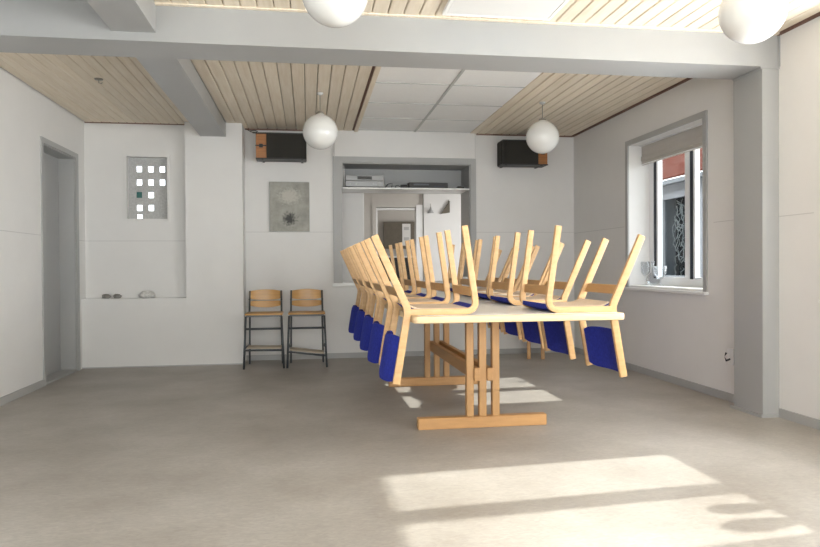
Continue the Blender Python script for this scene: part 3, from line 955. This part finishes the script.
# ------------------------------------------------------------------ two tube chairs by the wall
def tube_chair(label, loc, foot_tilt, rz=0):
    t = thing('tube_chair', label, 'chair', loc, rz, None)
    W = .19
    zs = .545
    for s in (-1, 1):
        b = new_bm(); tube(b, [(s * W * .96, -.17, zs), (s * (W + .015), -.19, .0)], .0115, 10); obj('front_leg', b, 'steel', t, True)
        b = new_bm(); tube(b, [(s * W * .88, .15, zs - .02), (s * W * .93, .19, .0)], .0105, 10); obj('rear_leg', b, 'steel', t, True)
        b = new_bm(); tube(b, [(s * W * .90, -.17, zs), (s * W * .90, .12, zs - .005), (s * W * .90, .15, zs + .03), (s * W * .88, .19, .80)], .0105, 10); obj('back_tube', b, 'steel', t, True)
        b = new_bm(); tube(b, [(s * W * 1.0, -.18, .215), (s * W * .95, .17, .215)], .009, 8); obj('side_rail', b, 'steel', t, True)
    b = new_bm(); tube(b, [(-W, -.172, .415), (W, -.172, .415)], .012, 10); obj('front_rail', b, 'steel', t, True)
    b = new_bm(); tube(b, [(-W, -.185, .20 - foot_tilt), (W, -.185, .20 - foot_tilt * 2.6)], .011, 10); obj('footrest_tube', b, 'steel', t, True)
    b = new_bm()
    vs = box(b, -W + .012, W - .012, -.165, .05, .212, .226, .004)
    for v in b.verts: v.co.z += -foot_tilt * 1.8 - foot_tilt * .8 * v.co.x / W
    obj('footrest', b, 'ply_pale', t)
    # seat
    b = new_bm(); prism(b, rrect(-W - .004, W + .004, -.20, .155, .03), 'z', zs + .012, zs + .03, .006); autosmooth(obj('seat', b, 'ply', t))
    b = new_bm(); box(b, -W * .94, W * .94, -.182, -.168, zs - .006, zs + .011); obj('seat_rail', b, 'steel', t)
    # two curved plywood slats
    def slat(z0, z1, arch, sag):
        bm = new_bm(); N = 16; F1, F2 = [], []
        for i in range(N + 1):
            u = i / N * 2 - 1
            x = u * (W - .012)
            y = .160 + (z0 - .6) * .1 + .028 * (1 - u * u)
            zt = z1 + arch * math.cos(u * math.pi) * .5 if arch else z1
            ze = .010 * abs(u) ** 8
            zb = z0 - sag * (1 - u * u)
            F1.append((bm.verts.new((x, y, zb + ze)), bm.verts.new((x, y + .01, zt - ze)), bm.verts.new((x, y + .014, zb + ze)), bm.verts.new((x, y + .024, zt - ze))))
        for a, c in zip(F1, F1[1:]):
            bm.faces.new((a[0], c[0], c[1], a[1])); bm.faces.new((a[2], a[3], c[3], c[2])); bm.faces.new((a[1], c[1], c[3], a[3])); bm.faces.new((a[0], a[2], c[2], c[0]))
        for a in (F1[0], F1[-1]): bm.faces.new((a[0], a[1], a[3], a[2]))
        bmesh.ops.recalc_face_normals(bm, faces=bm.faces[:])
        autosmooth(obj('back_slat', bm, 'ply', t), 50)
    slat(.712, .808, .014, .012)
    slat(.640, .690, 0, .022)
    for s in (-1, 1):
        b = new_bm(); tube(b, [(s * W * .9, .15, .705), (s * W * .9, .178, .705)], .010, 8); obj('bolt', b, 'black', t)
    return t
tube_chair('steel tube chair with golden plywood seat, left one, beside the white pier', (-.463, 7.36, 0), .004)
tube_chair('steel tube chair with golden plywood seat, right one, with the lower footrest', (-.020, 7.36, 0), .03)

# ------------------------------------------------------------------ stones on the ledge
def rock(name, label, loc, s, m, seed):
    random.seed(seed)
    b = new_bm(); bmesh.ops.create_icosphere(b, subdivisions=3, radius=1)
    ph = [Vector((random.uniform(-3, 3), random.uniform(-3, 3), random.uniform(-3, 3))) for _ in range(4)]
    for v in b.verts:
        d = 1 + .10 * sum(math.sin(v.co.dot(q) * 2.2) for q in ph) / 2
        v.co = Vector((v.co.x * s[0] * d, v.co.y * s[1] * d, max(v.co.z * d, -.75) * s[2] + s[2] * .75))
    return tag(obj(name, b, m, None, True, loc), label, 'stone')
rock('grey_stone', 'small grey stone on the niche ledge, leftmost', (-2.13, 7.62, .733), (.045, .035, .028), 'stone', 3)
rock('grey_stone', 'small grey stone on the niche ledge, between the left stone and the white lump', (-2.02, 7.62, .733), (.042, .033, .028), 'stone', 5)
rock('white_coral', 'rounded white lump of coral on the niche ledge', (-1.715, 7.625, .733), (.085, .05, .045), 'shell', 9)

# ------------------------------------------------------------------ valve by the column
v = thing('wall_socket', 'small white holder with a dark plug low on the right wall beside the column', 'socket', (XR - .001, 4.73, .30))
b = new_bm(); prism(b, rrect(-.035, .035, -.06, .06, .012), 'x', -.03, -.001, .004)
o = autosmooth(obj('holder', b, 'white', v)); o.location = (0, 0, .05)
b = new_bm(); tube(b, [(-.03, 0, .03), (-.06, -.0, .02), (-.075, 0, .05), (-.06, 0, .08)], .008, 8); obj('plug', b, 'black', v, True)

# ------------------------------------------------------------------ glassware on the sill
def goblet(label, loc, s):
    b = new_bm()
    lathe(b, [(0, 0), (.038, .001), (.036, .006), (.008, .012), (.005, .03), (.006, .08), (.02, .10), (.042, .13), (.046, .18), (.044, .24), (.042, .24), (.043, .18), (.039, .133), (.015, .105), (0, .10)], 24)
    for q in b.verts: q.co *= s
    tag(obj('glass_goblet', b, 'vessel', None, True, loc), label, 'goblet')
goblet('tall clear stemmed goblet on the sill, at the left against the reveal', (3.325, 6.33, WZ0), .98)
b = new_bm(); lathe(b, [(0, 0), (.025, .0), (.055, .02), (.066, .05), (.058, .085), (.03, .115), (.014, .13), (.012, .2), (.018, .235), (.015, .235), (.009, .2), (.011, .13), (.027, .112), (.054, .083), (.062, .05), (.05, .024), (0, .006)], 28)
tag(obj('glass_vase', b, 'vessel', None, True, (3.32, 6.17, WZ0)), 'round bellied clear vase on the sill between goblet and dish', 'vase')
b = new_bm(); lathe(b, [(0, 0), (.03, .0), (.03, .006), (.007, .02), (.007, .06), (.03, .08), (.05, .12), (.062, .19), (.059, .19), (.047, .12), (.027, .085), (0, .07)], 24)
tag(obj('glass_dish', b, 'vessel', None, True, (3.32, 6.03, WZ0)), 'wide clear stemmed dish on the window sill, rightmost of the glassware', 'glass dish')
# two vases on the near sill, they throw their shadows on the sunlit floor
def vase2(y, s, lab):
    b = new_bm(); lathe(b, [(0, 0), (.035, 0), (.04, .02), (.03, .06), (.05, .12), (.062, .17), (.055, .22), (.03, .25), (.026, .25), (.05, .21), (.055, .17), (.04, .11), (0, .06)], 24)
    for q in b.verts: q.co *= s
    tag(obj('ceramic_vase', b, 'opal', None, True, (3.30, y, WZ0)), lab, 'vase', 'vases on the near window sill')
vase2(2.78, 1.0, 'pale vase on the near window sill, farther of the two')
vase2(2.60, 1.15, 'pale vase on the near window sill, nearer of the two')

# ------------------------------------------------------------------ wooden stool at the back
sl = thing('wooden_stool', 'small wooden stool behind the table, by the back wall', 'stool', (2.57, 7.45, 0), -.33)
for sx in (-1, 1):
    for sy in (-1, 1):
        b = new_bm(); box(b, sx * .078 - .020, sx * .078 + .020, sy * .13 - .022, sy * .13 + .022, 0, .40, .003); obj('leg', b, 'beech', sl)
b = new_bm(); box(b, -.12, .12, -.17, .17, .40, .43, .005); obj('seat', b, 'beech_h', sl)

# small fittings at the ceiling
hk = thing('ceiling_hook', 'tiny metal hook plate in the left field of ceiling boards', 'hook', (-1.70, 5.93, ZC))
b = new_bm(); lathe(b, [(0, .001), (.035, .001), (.032, -.008), (0, -.01)], 16); obj('plate', b, 'metal', hk, True)
b = new_bm(); tube(b, [(0, 0, -.008), (.0, 0, -.03), (.018, 0, -.04), (.028, 0, -.028)], .004, 6); obj('hook', b, 'metal', hk, True)
b = new_bm(); tube(b, [(-.66, 7.80, 2.60), (-.62, 7.79, 2.575), (-.57, 7.79, 2.57), (-.55, 7.80, 2.585), (-.59, 7.80, 2.597), (-.63, 7.80, 2.59), (-.60, 7.79, 2.565), (-.50, 7.80, 2.56)], .005, 6)
tag(obj('speaker_cable', b, 'black', None, True), 'short black coiled cable at the ceiling right of the white pier', 'cable')
